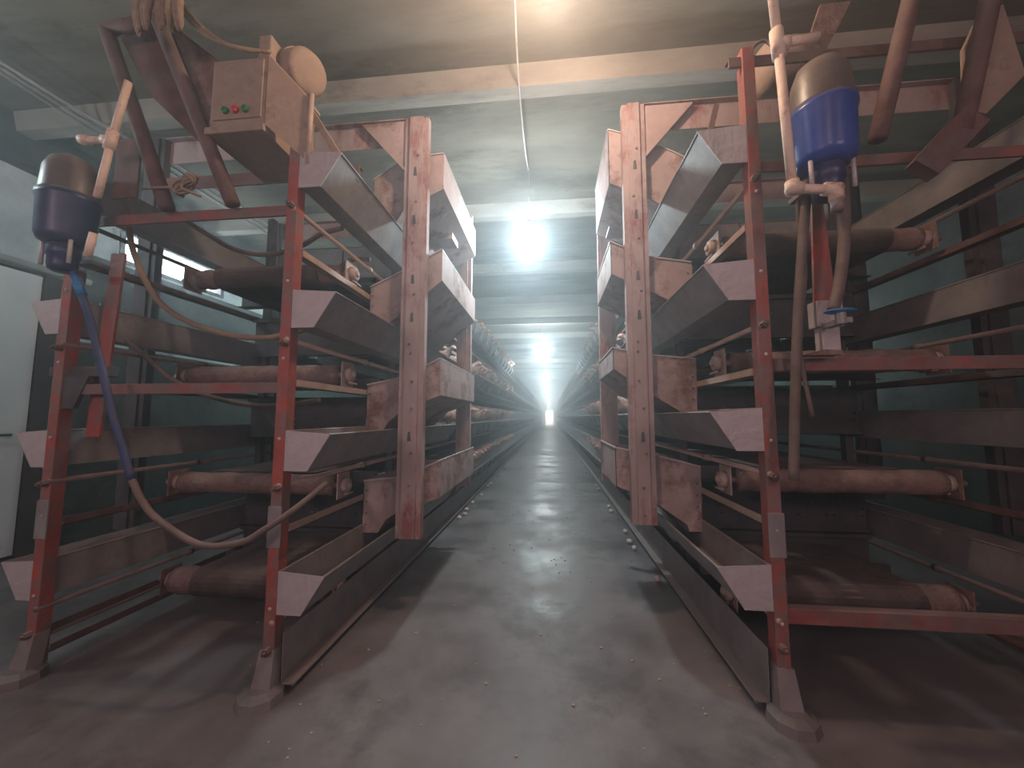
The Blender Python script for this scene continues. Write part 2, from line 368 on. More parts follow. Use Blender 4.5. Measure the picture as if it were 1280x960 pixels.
# ------------------------------------------------------------ cage sections
def wires(b, p0, u, v, nu, nv, t):
    p0 = Vector(p0); u = Vector(u); v = Vector(v)
    for i in range(nu+1):
        q = p0+u*(i/nu); bar3(b, q, q+v, t)
    for j in range(nv+1):
        q = p0+v*(j/nv); bar3(b, q, q+u, t)
def bar3(b, p, q, t):
    p, q = Vector(p), Vector(q); d = (q-p).normalized()
    up = Vector((0,0,1)) if abs(d.z) < .9 else Vector((1,0,0))
    a = d.cross(up).normalized()*t; c = a.cross(d).normalized()*t
    prism(b, [p+a, p-a*.5+c*.87, p-a*.5-c*.87], q-p)
SL = 4.8
def make_cage(sd, k, y):
    D = SIDE[sd]; s = D['s']; xi = D['xi']; zt = D['T'][k]
    z0 = zt-.07; z1 = zt+ .21
    r = thing('cage_section', '', 'cage', (xi+s*.6,y,z0))
    for e, nm in ((.005,'front_grille'),(W-.005,'rear_grille')):
        x = xi+s*e; b = B()
        for i in range(49): bar3(b, (x,y+SL*i/48,z0+.06), (x,y+SL*i/48,z1), .0018)
        for z in (z0+.06,z0+.2,z1): bar3(b, (x,y,z), (x,y+SL,z), .0028)
        obj(nm, b, 'wire', r)
    b = B()
    for i in range(40): bar3(b, (xi+s*.02,y+SL*i/40,z0+.0), (xi+s*(W-.02),y+SL*i/40,z0+.0), .0022)
    for i in range(9): bar3(b, (xi+s*(.02+(W-.04)*i/8),y,z0+.004), (xi+s*(.02+(W-.04)*i/8),y+SL,z0+.004), .002)
    obj('floor_grid', b, 'wire', r)
    b = B(); box(b, (xi+s*.01,y,z1), (xi+s*(W-.01),y+SL,z1+.004)); obj('roof_sheet', b, 'galv', r)
    b = B(); box(b, (xi+s*.6,y,z0), (xi+s*.604,y+SL,z1)); obj('middle_divider', b, 'dark', r)
    for i in range(8):
        b = B(); yy = y+.01+i*.6; prism(b, [(xi+s*.02,yy,z0+.01),(xi+s*(W-.02),yy,z0+.01),(xi+s*(W-.02),yy,z1),(xi+s*.02,yy,z1)], (0,.003,0))
        obj('partition', b, 'galv', r)
    return r
for sd in SIDE:
    for k in range(4):
        y = 3.02; first = make_cage(sd, k, y); j = 0
        while y < YEND-6:
            o = first if j == 0 else copy_tree(first)
            o.location.y = y
            o['label'] = ('nearest wire cage section with hens, %s tier of the %s cage row' if j == 0 else 'wire hen cage section further down the %s tier of the %s cage row') % (TN[k], sd)
            if j: o['group'] = 'cage sections of the %s %s tier' % (sd, TN[k])
            y += SL; j += 1
    # perforated end panels closing the row; the lowest, unholed, is added to stand in for shade
    D = SIDE[sd]; s = D['s']; xi = D['xi']
    for k in range(4):
        zr = RZ[sd][k]; z0 = zr-.36 if k < 3 else 0; 
        za = zr-.42 if k < 3 else .0
        zb = zr-.11
        if k == 3: za, zb = 0, RZ[sd][2]-.425
        b = B(); n = 26; x0 = xi+s*.03; x1 = xi+s*(W-.03); y = 2.80
        hz = [za+.10, za+.145, za+.19]; nohole = k == 3
        hw = .006
        zs = [za]
        for h_ in hz: zs += [h_-hw, h_+hw]
        zs += [zb]
        xs = [0.]
        for i in range(n): c = (W-.06)*(i+.5)/n; xs += [c-hw, c+hw]
        xs += [W-.06]
        V = {}
        def vv(i,j):
            if (i,j) not in V: V[(i,j)] = b.verts.new((x0+s*xs[i], y, zs[j]))
            return V[(i,j)]
        for i in range(len(xs)-1):
            for j in range(len(zs)-1):
                row = (j-1)//2
                if not nohole and i%2 == 1 and j%2 == 1 and ((i//2)%4 == row or (row == 0 and (i//2)%4 == 1)): continue
                b.faces.new((vv(i,j),vv(i+1,j),vv(i+1,j+1),vv(i,j+1)))
        o = obj('end_panel', b, 'dark'); mo = o.modifiers.new('thickness','SOLIDIFY'); mo.thickness = .003
        tag(o, 'dark end panel below the %s roller of the %s cage row' % (TN[k], sd), 'panel')
        b = B(); box(b, (x0,y-.04,zb-.004), (x1,y,zb)); box(b, (x0,y-.04,zb-.03), (x1,y-.036,zb)); box(b, (x0,y-.03,za), (x1,y,za+.004)); box(b, (x0,y-.03,za), (x1,y-.026,za+.02))
        obj('flange', b, 'dark', o)

# ------------------------------------------------------------ travelling feed carts
# hopper outlines per tier: (w from xi toward aisle, z relative to trough top)
HP = {
 'left': [[(0,.36),(.22,.50),(.49,.52),(.49,.27),(.22,.14),(.12,-.02),(.0,-.02)],
          [(0,.29),(.24,.40),(.49,.53),(.49,.32),(.13,.04),(.0,-.03)],
          [(0,.29),(.26,.34),(.49,.46),(.49,.22),(.25,.13),(.15,.05),(.10,-.03),(.0,-.03)],
          [(0,.29),(.26,.32),(.49,.42),(.49,.19),(.25,.12),(.15,.05),(.10,-.03),(.0,-.03)]],
 'right':[[(0,.36),(.28,.52),(.50,.60),(.50,.22),(.28,.12),(.10,-.0),(.0,-.0)],
          [(0,.30),(.28,.35),(.50,.46),(.50,.24),(.08,.02),(.0,.05)],
          [(0,.34),(.28,.37),(.50,.42),(.50,.28),(.28,.12),(.09,.0),(.08,-.04),(.0,-.04)],
          [(0,.33),(.28,.40),(.50,.44),(.50,.20),(.28,.11),(.09,-.02),(.08,-.06),(.0,-.06)]],
}
for sd in SIDE:
    D = SIDE[sd]; s = D['s']; xi = D['xi']
    r = thing('feed_cart', 'tall rusty pink feed cart with four stacked hoppers hanging over the %s cage row' % sd, 'feed cart', (xi-s*.3,D['hy'][0],D['zbot']))
    ya, yb = D['hy']
    def chan(b, cx, y, z0, z1, dy=.05):
        a, c = sorted(cx)
        box(b, (a,y,z0), (c,y+.005,z1), .0015); box(b, (a,y+.004,z0), (a+.005,y+dy,z1)); box(b, (c-.005,y+.004,z0), (c,y+dy,z1))
        # raised centre web
        box(b, (a+.035,y-.014,z0+.003), (c-.035,y,z1-.003), .002)
    b = B(); chan(b, D['cx'], D['cy'], D['zbot'], D['ztop']); p = obj('column', b, 'channel', r)
    cm = sum(D['cx'])/2
    for q, z in enumerate([.62,.78,.98,1.25,1.42,1.60,1.66,1.98,2.32,2.60,2.92]):
        b = B(); ell(b, (cm+random.uniform(-.02,.02),D['cy']-.016,z), (.009,.006,.009), 10, 6); obj('bolt_head', b, 'rust', p)
    for z in (1.05,1.80,2.05,2.45,2.78):
        b = B(); prism(b, [(cm-.012,D['cy']-.0165,z),(cm+.012,D['cy']-.0165,z),(cm+.006,D['cy']-.0165,z+.06),(cm-.008,D['cy']-.0165,z+.055)], (0,.003,0)); obj('slot', b, 'dark', p)
    b = B(); c2 = D['cx'] if sd == 'right' else (-.885,-.75)
    if sd == 'right': c2 = (.43,.57)
    chan(b, c2, D['c2y']+.12, D['zbot']+.1, D['ztop']-.02); obj('column', b, 'channel', r)
    # mirrored columns beyond the cage row, coloured dark in place of shade
    xo = xi+s*(W+.32)
    for yy in (D['cy'], D['c2y']+.12):
        b = B(); chan(b, (xo,xo+s*.15), yy, D['zbot'], D['ztop']); obj('column', b, 'dark', r)
    # top beam + gusset
    for yy in (D['cy']+.01, D['c2y']+.13):
        b = B(); a = min(D['cx']) if s>0 else max(D['cx'])
        box(b, (a,yy+.03,D['ztop']-.17), (xo+s*.15,yy+.036,D['ztop']), .002); box(b, (a,yy-.01,D['ztop']-.006), (xo+s*.15,yy+.03,D['ztop']))
        obj('top_beam', b, 'channel', r)
    b = B(); a = max(D['cx']) if s>0 else min(D['cx']); yy = D['cy']+.012
    prism(b, [(a-s*.02,yy,D['ztop']-.01),(a+s*.30,yy,D['ztop']-.01),(a-s*.0,yy,D['ztop']-.36),(a-s*.02,yy,D['ztop']-.36)], (0,.006,0))
    bar(b, (a+s*.30,yy-.004,D['ztop']-.02), (a,yy-.004,D['ztop']-.36), .014, .014)
    obj('gusset', b, 'hopper', r)
    for yy in (.30,.62):
        b = B(); box(b, (min(D['cx'])+.03,D['cy']+.03,D['ztop']-.09), (min(D['cx'])+.08,D['c2y']+.14,D['ztop']-.04), .003)
    obj('side_rail', b, 'channel', r)
    for k in range(4):
        zt = D['T'][k]
        P = [(xi-s*w_, zt+z) for w_, z in HP[sd][k]]
        hb = B(); t = .004
        # near & far plates
        prism(hb, [(x,ya,z) for x,z in P], (0,t,0)); prism(hb, [(x,yb-t,z) for x,z in P], (0,t,0))
        # side walls: from inner top (index 0) down = last vertex..., aisle face = idx where w max
        n = len(P)
        wm = max(q[0] for q in HP[sd][k])
        ia = [i for i,q in enumerate(HP[sd][k]) if q[0] == wm]
        def wall(p, q):
            p = Vector((p[0],ya,p[1])); q = Vector((q[0],ya,q[1])); nrm = (q-p).cross(Vector((0,1,0))).normalized()*t
            prism(hb, [p,q,q+nrm,p+nrm], (0,yb-ya,0))
        for i in range(ia[0], n-1):
            wall(P[i], P[i+1])
        wall((P[0][0],P[0][1]),(P[-1][0],P[0][1]-.22))
        h_ = obj('hopper', hb, 'hopper', r)
        # folded rim on the near plate and aisle face
        b = B(); bar(b, (P[ia[0]][0],ya,P[ia[0]][1]), (P[ia[0]][0],yb,P[ia[0]][1]), .012, .008)
        for i in range(ia[0]):
            bar(b, (P[i][0],ya-.003,P[i][1]), (P[i+1][0],ya-.003,P[i+1][1]), .010, .008)
        obj('rim', b, 'galvlight', h_)
        for q in range(4):
            b = B(); ell(b, (xi-s*.022,ya-.003,zt+.02+.07*q), (.007,.005,.007), 8, 5); obj('rivet', b, 'rust', h_)
        if k == 0:
            xw = xi-s*.36; b = B(); zz = zt+.245
            # inspection flap on the sloping underside
            bar(b, (xw,ya+.50,zt+.19), (xw,ya+.68,zt+.19), .13, .05); obj('flap', b, 'galvlight', h_)

# ------------------------------------------------------------ cage wheels / rail brackets at the top: red slanting bars
b = B(); bar(b, (-1.30,1.80,2.88), (-1.02,1.80,2.44), .03, .035)
tag(obj('slanting_strut', b, 'pipe'), 'brown slanting strut running down from the motor to the left feed cart', 'strut')
b = B(); bar(b, (.90,2.20,2.66), (1.00,2.2,3.05), .02, .03)
tag(obj('slanting_strut', b, 'redgrime'), 'brown slanting strut beside the topmost right trough', 'strut')

# ------------------------------------------------------------ drive unit top left: tube bracket, control box, motor
r = thing('tube_bracket', 'dark red tubular bracket with a sheet plate leaning above the left end frame', 'bracket', (-1.9,1.58,2.22))
for x0, x1 in ((-2.30,-1.86),(-1.99,-1.51)):
    b = B(); tube(b, [(x1,1.58,2.22),(x0,1.58,3.22)], .033, 14); obj('tube', b, 'redgrime', r, smooth=True)
b = B(); tube(b, [(-2.30,1.58,3.22),(-1.99,1.58,3.24)], .033, 14); obj('tube', b, 'redgrime', r, smooth=True)
b = B(); prism(b, [(-2.33,1.66,3.28),(-2.0,1.66,3.30),(-1.70,1.66,3.05),(-1.68,1.66,2.66),(-1.80,1.66,2.62),(-2.12,1.66,2.92)], (0,.008,0)); obj('plate', b, 'redgrime', r)
b = B(); prism(b, [(-1.99,1.64,3.26),(-1.62,1.64,2.98),(-1.60,1.64,2.70),(-1.72,1.64,2.66)], (0,.006,0)); obj('plate', b, 'rust', r)

r = thing('control_box', 'dusty tan metal control box with two green and one red push button', 'control box', (-1.5,1.5,2.60))
prf = [(-1.645,1.56,2.60),(-1.355,1.56,2.60),(-1.355,1.56,2.955),(-1.645,1.56,2.955)]
b = B(); box(b, (-1.645,1.56,2.60), (-1.355,1.93,2.955), .008); obj('housing', b, 'box', r)
b = B(); box(b, (-1.625,1.552,2.635), (-1.37,1.562,2.94), .004); obj('front_panel', b, 'box', r)
for x, m_ in ((-1.55,'green'),(-1.498,'redbtn'),(-1.446,'green')):
    b = B(); tube(b, [(x,1.555,2.675),(x,1.538,2.675),(x,1.534,2.675)], [.017,.017,.011], 16)
    obj('button', b, m_, r, smooth=False, label='red push button' if m_ == 'redbtn' else 'green push button')
b = B(); box(b, (-1.66,1.55,2.565), (-1.35,1.94,2.60), .004); obj('base_tray', b, 'box', r)

r = thing('gear_guard', 'tan sheet guard panel angled beside the control box', 'guard', (-1.25,1.6,2.45))
b = B(); prism(b, [(-1.352,1.56,2.96),(-1.352,1.56,2.60),(-1.17,1.62,2.44),(-1.165,1.62,2.76)], (.006,.006,0)); obj('sheet', b, 'box', r)
b = B(); tube(b, [(-1.165,1.62,2.42),(-1.16,1.62,2.79)], .012, 8); obj('edge_rod', b, 'pipe', r, smooth=True)
r = thing('electric_motor', 'dusty round electric motor with domed cover behind the control box', 'motor', (-1.25,1.85,2.95))
b = B(); 
ax = [(x-.19,y_,z+.115) for x,y_,z in [(-1.40,1.90,3.06),(-1.36,1.885,3.055),(-1.24,1.84,3.02),(-1.13,1.80,2.985),(-1.115,1.795,2.98),(-1.105,1.79,2.975)]]
tube(b, ax, [.08,.108,.112,.112,.10,.085], 22); obj('motor_body', b, 'box', r, smooth=True)
b = B()
for q in range(7):
    f_ = .15+.1*q; p = Vector(ax[1]).lerp(Vector(ax[3]), f_); p2 = Vector(ax[1]).lerp(Vector(ax[3]), f_+.03); tube(b, [p,p2], .118, 22)
obj('cooling_fins', b, 'box', r)
b = B(); box(b, (-1.50,1.66,2.98), (-1.43,1.76,3.19), .008); obj('terminal_box', b, 'box', r)
b = B(); box(b, (-1.62,1.78,2.955), (-1.33,1.94,2.975), .003); box(b, (-1.56,1.84,2.97), (-1.40,1.90,3.10), .003); obj('foot_plate', b, 'box', r)

for q in range(3):
    pts = [(-1.86+.02*q,1.50,3.28),(-1.70+.02*q,1.50,3.08),(-1.52+.02*q,1.50,2.97-.01*q),(-1.36+.01*q,1.56,2.975)]
    b = B(); tube(b, smooth_path(pts, 8), .008, 8)
    tag(obj('rope', b, 'rope', smooth=True), 'frayed tan rope slung from the tube bracket to the control box', 'rope', 'ropes draped over the control box')
# bundle of hanging sacking at the top left
r = thing('sacking_bundle', 'folded tan sacking tied on top of the tube bracket', 'sacking', (-1.85,1.45,3.12))
for q in range(13):
    x = -1.95+.019*q; j_ = random.uniform(-.012,.012)
    b = B(); tube(b, smooth_path([(x+.03+j_,1.42+j_,3.0-abs(j_)*2),(x+.035,1.405+j_,3.10),(x+.06-j_,1.42-j_,3.24),(x+.10,1.47,3.42)], 6), [.004,.010,.013,.015]+[.016]*14+[.010], 7)
    obj('fold', b, 'rope', r, smooth=True)
# knotted wire
b = B()
pts = [(-1.95,1.54,2.30)]
for q in range(30):
    a = q*.9; pts.append((-1.74+.075*math.cos(a)*(.6+.4*math.sin(q)), 1.54-.02*math.sin(2*a), 2.30+.045*math.sin(a*1.1)))
pts.append((-1.64,1.54,2.24))
tube(b, smooth_path(pts, 4), .006, 6)
tag(obj('wire_knot', b, 'rope', smooth=True), 'tangle of pale wire tied on the left frame crossbar', 'wire')

# right drive bracket
r = thing('tube_bracket', 'dull red tubular bracket rising above the right end frame', 'bracket', (1.6,1.6,2.3))
for x0,x1 in ((1.60,1.35),(1.90,1.66)):
    b = B(); tube(b, [(x1,1.60,2.34),(x0,1.60,3.20)], .033, 14); obj('tube', b, 'redgrime', r, smooth=True)
b = B(); tube(b, [(1.60,1.60,3.20),(1.90,1.60,3.20)], .033, 14); obj('tube', b, 'redgrime', r, smooth=True)
b = B(); prism(b, [(1.80,1.63,2.86),(1.90,1.63,2.92),(1.95,1.63,2.60),(1.79,1.63,2.44),(1.72,1.63,2.46),(1.74,1.63,2.74)], (0,.02,0)); obj('plate', b, 'box', r)
b = B(); bar(b, (1.70,1.60,2.40), (1.52,1.62,2.20), .06, .10); obj('plate', b, 'redgrime', r)
r = thing('gearbox', 'dusty rounded gearbox high behind the right bracket tubes', 'gearbox', (1.25,2.0,2.9))
b = B(); tube(b, [(1.10,1.95,3.02),(1.14,1.95,3.02),(1.32,1.95,3.02),(1.36,1.95,3.02)], [.09,.13,.13,.08], 20); obj('housing', b, 'box', r, smooth=True)
b = B(); prism(b, [(1.36,1.85,3.25),(1.22,1.85,2.86),(1.28,1.85,2.84),(1.50,1.85,3.25)], (0,.02,0)); obj('mounting_plate', b, 'rust', r)
b = B(); tube(b, smooth_path([(.98,1.80,2.86),(.99,1.80,2.98),(1.05,1.80,3.03),(1.10,1.80,2.98),(1.12,1.80,2.88)], 6), .008, 8); obj('cable_loop', b, 'hose', r, smooth=True)

# ------------------------------------------------------------ drinking-water tanks
def tank(cx, cy, zb, body, lab, small=1.):
    r = thing('water_tank', lab, 'water tank', (cx,cy,zb))
    R = .104*small
    b = B(); tube(b, [(cx,cy,z) for z in (zb+.0,zb+.012,zb+.04,zb+.20,zb+.215,zb+.235)], [R*.62,R*.86,R*.96,R*1.0,R*1.06,R*1.06], 32); obj('bowl', b, body, r, smooth=True)
    b = B(); tube(b, [(cx,cy,z) for z in (zb+.235,zb+.25,zb+.36,zb+.41,zb+.44)], [R*1.0,R*.98,R*.92,R*.74,R*.35], 32); obj('lid', b, 'smoky', r, smooth=True, label='smoky brown lid')
    b = B(); tube(b, [(cx,cy,z) for z in (zb-.13,zb-.12,zb-.10,zb-.06,zb-.055,zb-.02,zb)], [R*.30,R*.46,R*.50,R*.50,R*.56,R*.56,R*.5], 24); obj('neck', b, 'navy', r, smooth=True)
    for s_ in (-1,1):
        b = B(); tube(b, [(cx+s_*R*.72,cy-.03,zb-.10),(cx+s_*R*.72,cy-.03,zb+.03)], .008, 10); obj('bracket_rod', b, 'galvlight', r, smooth=True)
    b = B(); box(b, (cx-.05,cy+.07,zb-.06), (cx+.05,cy+.155,zb-.04), .003); obj('wall_bracket', b, 'galv', r)
tank(1.075, 1.50, 2.165, 'blue', 'bright blue water tank with a smoky lid on the right end frame')
tank(-2.29, 1.50, 2.01, 'navy', 'dark navy water tank with a smoky lid on the left end frame')

# tank carrier posts
r = thing('tank_carrier', 'short tapered red post standing on the right crossbar below the blue tank', 'post', (1.14,1.68,1.45))
b = B(); prism(b, [(1.105,1.66,1.66),(1.19,1.66,1.66),(1.165,1.66,2.16),(1.125,1.66,2.16)], (0,.012,0)); obj('arm', b, 'redpaint', r)
b = B(); box(b, (1.10,1.64,1.57), (1.20,1.70,1.68), .004); box(b, (1.115,1.645,1.455), (1.185,1.69,1.57), .004); obj('socket', b, 'galvlight', r, label='grey steel socket')
b = B(); prism(b, [(1.03,1.64,1.452),(1.185,1.64,1.452),(1.185,1.64,1.47),(1.12,1.64,1.475)], (0,.06,0)); obj('shoe', b, 'rust', r)
r = thing('tank_carrier', 'short red post clamped to the left outer post below the navy tank', 'post', (-2.30,1.68,1.1))
b = B(); prism(b, [(-2.33,1.68,1.10),(-2.25,1.68,1.10),(-2.20,1.68,2.05),(-2.28,1.68,2.05)], (0,.012,0)); obj('arm', b, 'redpaint', r)
b = B(); box(b, (-2.52,1.64,1.40), (-2.17,1.68,1.45), .004); obj('clamp_bar', b, 'dark', r)
b = B(); prism(b, [(-2.44,1.62,1.24),(-2.33,1.62,1.24),(-2.26,1.62,1.40),(-2.42,1.62,1.40)], (0,.02,0)); obj('clamp', b, 'dark', r)

# blue valve handle
r = thing('valve', 'flat cyan blue valve handle by the right tank carrier post', 'valve', (1.09,1.52,1.6))
b = B(); ell(b, (1.10,1.52,1.60), (.055,.04,.008)); obj('handle', b, 'cyan', r, smooth=True)
b = B(); tube(b, [(1.10,1.52,1.55),(1.10,1.52,1.595)], .018, 10); box(b, (1.10,1.51,1.555),(1.135,1.62,1.575)); obj('stem', b, 'galv', r)

# rigid plastic pipes
def rigid(lab, runs, joints, r_=.016):
    r = thing('plastic_pipe', lab, 'pipe', runs[0][0])
    for a, c in runs:
        b = B(); tube(b, [a,c], r_, 12); obj('run', b, 'beige', r, smooth=True)
    for a, c in joints:
        b = B(); tube(b, [a,c], r_*1.45, 12); obj('fitting', b, 'beige', r, smooth=True)
    return r
y=1.40
r = rigid('beige plastic pipe bending in front of the bright blue tank',
  [((.835,y,3.45),(.868,y,2.62)),((.868,y,2.62),(.885,y,2.03)),((.885,y,2.03),(1.03,y,2.015)),((1.03,y,2.015),(1.03,y,1.96)),((.868,y,2.60),(1.01,y,2.62))],
  [((.865,y,2.66),(.870,y,2.55)),((.870,y,2.60),(.905,y,2.605)),((.885,y,2.055),(.886,y,2.01)),((.87,y,2.033),(.915,y,2.028)),((.99,y,2.02),(1.045,y,2.014)),((1.03,y,2.03),(1.03,y,1.975))])
b = B(); tube(b, [(1.03,y,1.975),(1.03,y,1.935)], .02, 10); obj('hose_clip', b, 'galvlight', r, smooth=True)
b = B(); ell(b, (.885,y,2.03), (.024,.024,.024)); ell(b, (1.03,y,2.015), (.024,.024,.024)); obj('elbow', b, 'beige', r, smooth=True)
y=1.44
rigid('dusty beige plastic pipe beside the dark navy tank',
  [((-1.95,y,2.76),(-2.01,y,2.47)),((-2.01,y,2.47),(-2.055,y,2.20)),((-2.055,y,2.03),(-2.075,y,1.92)),((-2.01,y,2.475),(-2.16,y,2.49))],
  [((-2.005,y,2.52),(-2.02,y,2.43)),((-2.01,y,2.475),(-2.05,y,2.48)),((-2.13,y,2.485),(-2.17,y,2.49))], .015)
b = B(); box(b, (-2.20,1.60,2.30), (-2.06,1.61,2.62), .004)
tag(obj('mounting_plate', b, 'redgrime'), 'dull red mounting plate behind the navy tank', 'plate')

# hoses
def hose(pts, r_, m, lab):
    b = B(); tube(b, smooth_path(pts, 10), r_, 12); return tag(obj('hose', b, m, smooth=True), lab, 'hose')
hose([(-2.38,1.75,2.63),(-2.31,1.75,2.34),(-2.23,1.75,2.07),(-2.05,1.75,1.80),(-1.76,1.75,1.65),(-1.45,1.75,1.60),(-1.22,1.80,1.66)], .014, 'tanhose', 'tan hose sagging from the upper left to the inner red post')
h1 = hose([(-2.26,1.50,1.95),(-2.25,1.52,1.87),(-2.14,1.52,1.65),(-2.07,1.52,1.46),(-1.97,1.52,1.20),(-1.85,1.52,.92)], .015, 'bluehose', 'blue hose dropping from the navy tank')
b = B(); tube(b, [(-2.245,1.52,1.865),(-2.20,1.52,1.775)], .019, 12); obj('hose_coupling', b, 'cyan', h1, smooth=True, label='cyan hose coupling')
hose([(-1.852,1.52,.925),(-1.79,1.52,.83),(-1.70,1.52,.75),(-1.50,1.52,.655),(-1.31,1.52,.67),(-1.22,1.54,.72),(-1.12,1.60,.80),(-1.08,1.75,.88)], .014, 'hose', 'brown lower length of hose looping under the left frame')
hose([(-2.62,1.9,1.80),(-2.58,1.90,1.76),(-2.33,1.90,1.57),(-2.06,1.90,1.38),(-1.74,1.90,1.28),(-1.48,1.90,1.26),(-1.23,1.90,1.29)], .013, 'hose', 'thin brown hose sagging behind the left middle crossbar')
hose([(-2.19,1.9,2.40),(-2.09,2.0,2.32),(-1.87,2.0,2.20),(-1.66,2.0,2.16),(-1.46,2.0,2.20),(-1.33,2.0,2.27),(-1.20,2.0,2.30)], .014, 'hose', 'dark hose sagging behind the upper left crossbar')
hose([(-1.60,2.3,2.02),(-1.45,2.3,2.15),(-1.30,2.3,2.24),(-1.18,2.3,2.24)], .016, 'hose', 'short dark hose curving up to the second left roller')
hose([(1.09,1.60,2.30),(1.05,1.62,1.93),(1.01,1.62,1.59),(.98,1.62,1.27),(.955,1.62,.95)], .018, 'hose', 'dark hose hanging straight down beside the inner right post')
hose([(1.17,1.55,2.20),(1.16,1.55,1.93),(1.13,1.55,1.73),(1.09,1.54,1.61)], .020, 'hose', 'dark hose between the blue tank and the valve')
hose([(1.05,1.60,2.28),(1.045,1.63,2.05),(1.07,1.65,1.8),(1.03,1.65,1.5),(1.06,1.65,1.2)], .008, 'hose', 'thin dark tube trailing below the blue tank')

# ------------------------------------------------------------ hanging bulbs and added fill bulbs
def lamp(x, y, z, lab, warm=False, group=None, power=60, wc=(1.,.72,.52), rad=.07, cc=(.78,.95,1.)):
    r = thing('hanging_bulb', lab, 'light bulb', (x,y,z), group)
    b = B(); ell(b, (x,y,z), (.055,.055,.07), 16, 12); obj('bulb', b, 'warmbulb' if warm else 'bulb', r, smooth=True)
    b = B(); tube(b, [(x,y,z+.05),(x,y,z+.11)], .022, 12); obj('socket', b, 'dark', r, smooth=True)
    b = B(); tube(b, [(x,y,z+.10),(x+.01,y,ZC)], .005, 6); obj('flex', b, 'galvlight', r, smooth=True)
    L = bpy.data.lights.new('bulb_light', 'POINT'); L.energy = power; L.shadow_soft_size = rad
    L.color = wc if warm else cc
    lo = bpy.data.objects.new('bulb_light', L); C.objects.link(lo); lo.location = (0,0,-.13); lo.parent = r
    return r
ys = [3.62+6.3*i for i in range(9)]
for i, y in enumerate(ys):
    z = 3.05 if i == 0 else 3.10
    lamp(-.2, y, z, 'glowing white bulb hanging nearest over the centre aisle' if i == 0 else ('second glowing white bulb hanging over the centre aisle' if i == 1 else 'distant white bulb in the line over the centre aisle'),
         group=None if i < 2 else 'distant bulbs over the centre aisle', power=115 if i == 0 else (190 if i == 1 else 130))
lamp(.02, 1.62, 3.46, 'warm bulb hanging high over the near end of the centre aisle', warm=True, power=70)
lamp(-.15, -2.4, 2.5, 'added warm fill bulb, unseen behind the camera over the centre', warm=True, power=60, wc=(1.,.70,.74), rad=.3)  # fill lamps added behind the camera for pinkish light on floor and row fronts
lamp(-2.1, -1.6, 2.2, 'added warm fill bulb, unseen behind the camera on the left', warm=True, power=74, wc=(1.,.70,.74), rad=.3)
lamp(1.9, -1.6, 2.2, 'added warm fill bulb, unseen behind the camera on the right', warm=True, power=65, wc=(1.,.70,.74), rad=.3)
lamp(-3.5, 1.15, 2.9, 'added cool fill bulb, unseen, at the near end of the left side aisle', power=12, cc=(.7,1.,1.), rad=.15)  # lamp added out of frame to brighten the door, plaster and side floor
for i, y in enumerate((6.0, 12.5, 19)):
    lamp(-3.5, y, 2.5, ('nearest', 'middle', 'farthest')[i]+' bulb of three hanging over the left side aisle', group='bulbs over the left side aisle', power=36, cc=(.55,1.,.93), rad=.15)
    lamp(3.4, y, 2.3, ('nearest', 'middle', 'farthest')[i]+' bulb of three hanging over the right side aisle', group='bulbs over the right side aisle', power=11, cc=(.5,1.,.88), rad=.15)
b = B(); tube(b, smooth_path([(-.14,1.2,3.70),(-.20,2.3,3.62),(-.20,3.0,3.52),(-.2,3.62,3.70)], 8), .006, 6)
tag(obj('power_cable', b, 'galvlight', smooth=True), 'pale power cable strung between bulbs under the ceiling', 'cable')

L = bpy.data.lights.new('far_daylight', 'AREA'); L.shape = 'RECTANGLE'; L.size = 1.2; L.size_y = 2.0; L.energy = 400; L.color = (.72,.92,1.)
lo = bpy.data.objects.new('far_daylight', L); C.objects.link(lo); lo.location = (-.15,YEND+.15,1.1); lo.rotation_euler = (-PI/2,0,0)
# daylight entering through the left window
L = bpy.data.lights.new('window_daylight', 'AREA'); L.shape = 'RECTANGLE'; L.size = .3; L.size_y = 1.2; L.energy = 25; L.color = (.75,.93,1.)
lo = bpy.data.objects.new('window_daylight', L); C.objects.link(lo); lo.location = (XL-.1,4.1,3.05); lo.rotation_euler = (0,-PI/2-.2,0)

# ------------------------------------------------------------ hens
def make_hen():
    r = thing('hen', '', 'hen', (0,0,0))   # faces +X, neck reaching out and down
    b = B()
    path = [(-.21,0,.20),(-.17,0,.18),(-.11,0,.15),(-.04,0,.135),(.03,0,.14),(.08,0,.165),(.115,0,.20),(.145,0,.225),(.175,0,.235),(.20,0,.225),(.212,0,.218)]
    rad = [.012,.035,.065,.082,.076,.056,.036,.026,.026,.020,.008]
    tube(b, smooth_path(path,3), [rad[min(i//3,10)]*(1-(i%3)/3)+rad[min(i//3+1,10)]*((i%3)/3) for i in range(31)], 12)
    obj('body', b, 'feather', r, smooth=True)
    b = B(); prism(b, [(.15,-.003,.250),(.155,-.003,.275),(.165,-.003,.262),(.175,-.003,.283),(.185,-.003,.262),(.198,-.003,.275),(.205,-.003,.240),(.18,-.003,.245)], (0,.006,0)); obj('comb', b, 'comb', r)
    b = B(); tube(b, [(.205,0,.222),(.232,0,.212)], [.009,.002], 8); obj('beak', b, 'beak', r, smooth=True)
    for s_ in (-1,1):
        b = B(); ell(b, (-.05,s_*.072,.15), (.09,.018,.045)); obj('wing', b, 'feather', r, smooth=True)
    for s_ in (-1,1):
        b = B(); tube(b, [(-.01,s_*.03,.09),(-.005,s_*.03,.03),(.0,s_*.03,.005)], [.016,.007,.006], 8); tube(b, [(-.02,s_*.03,.004),(.035,s_*.03,.004)], .005, 6); obj('leg', b, 'beak', r, smooth=True)
    return r
hen = make_hen(); used = False
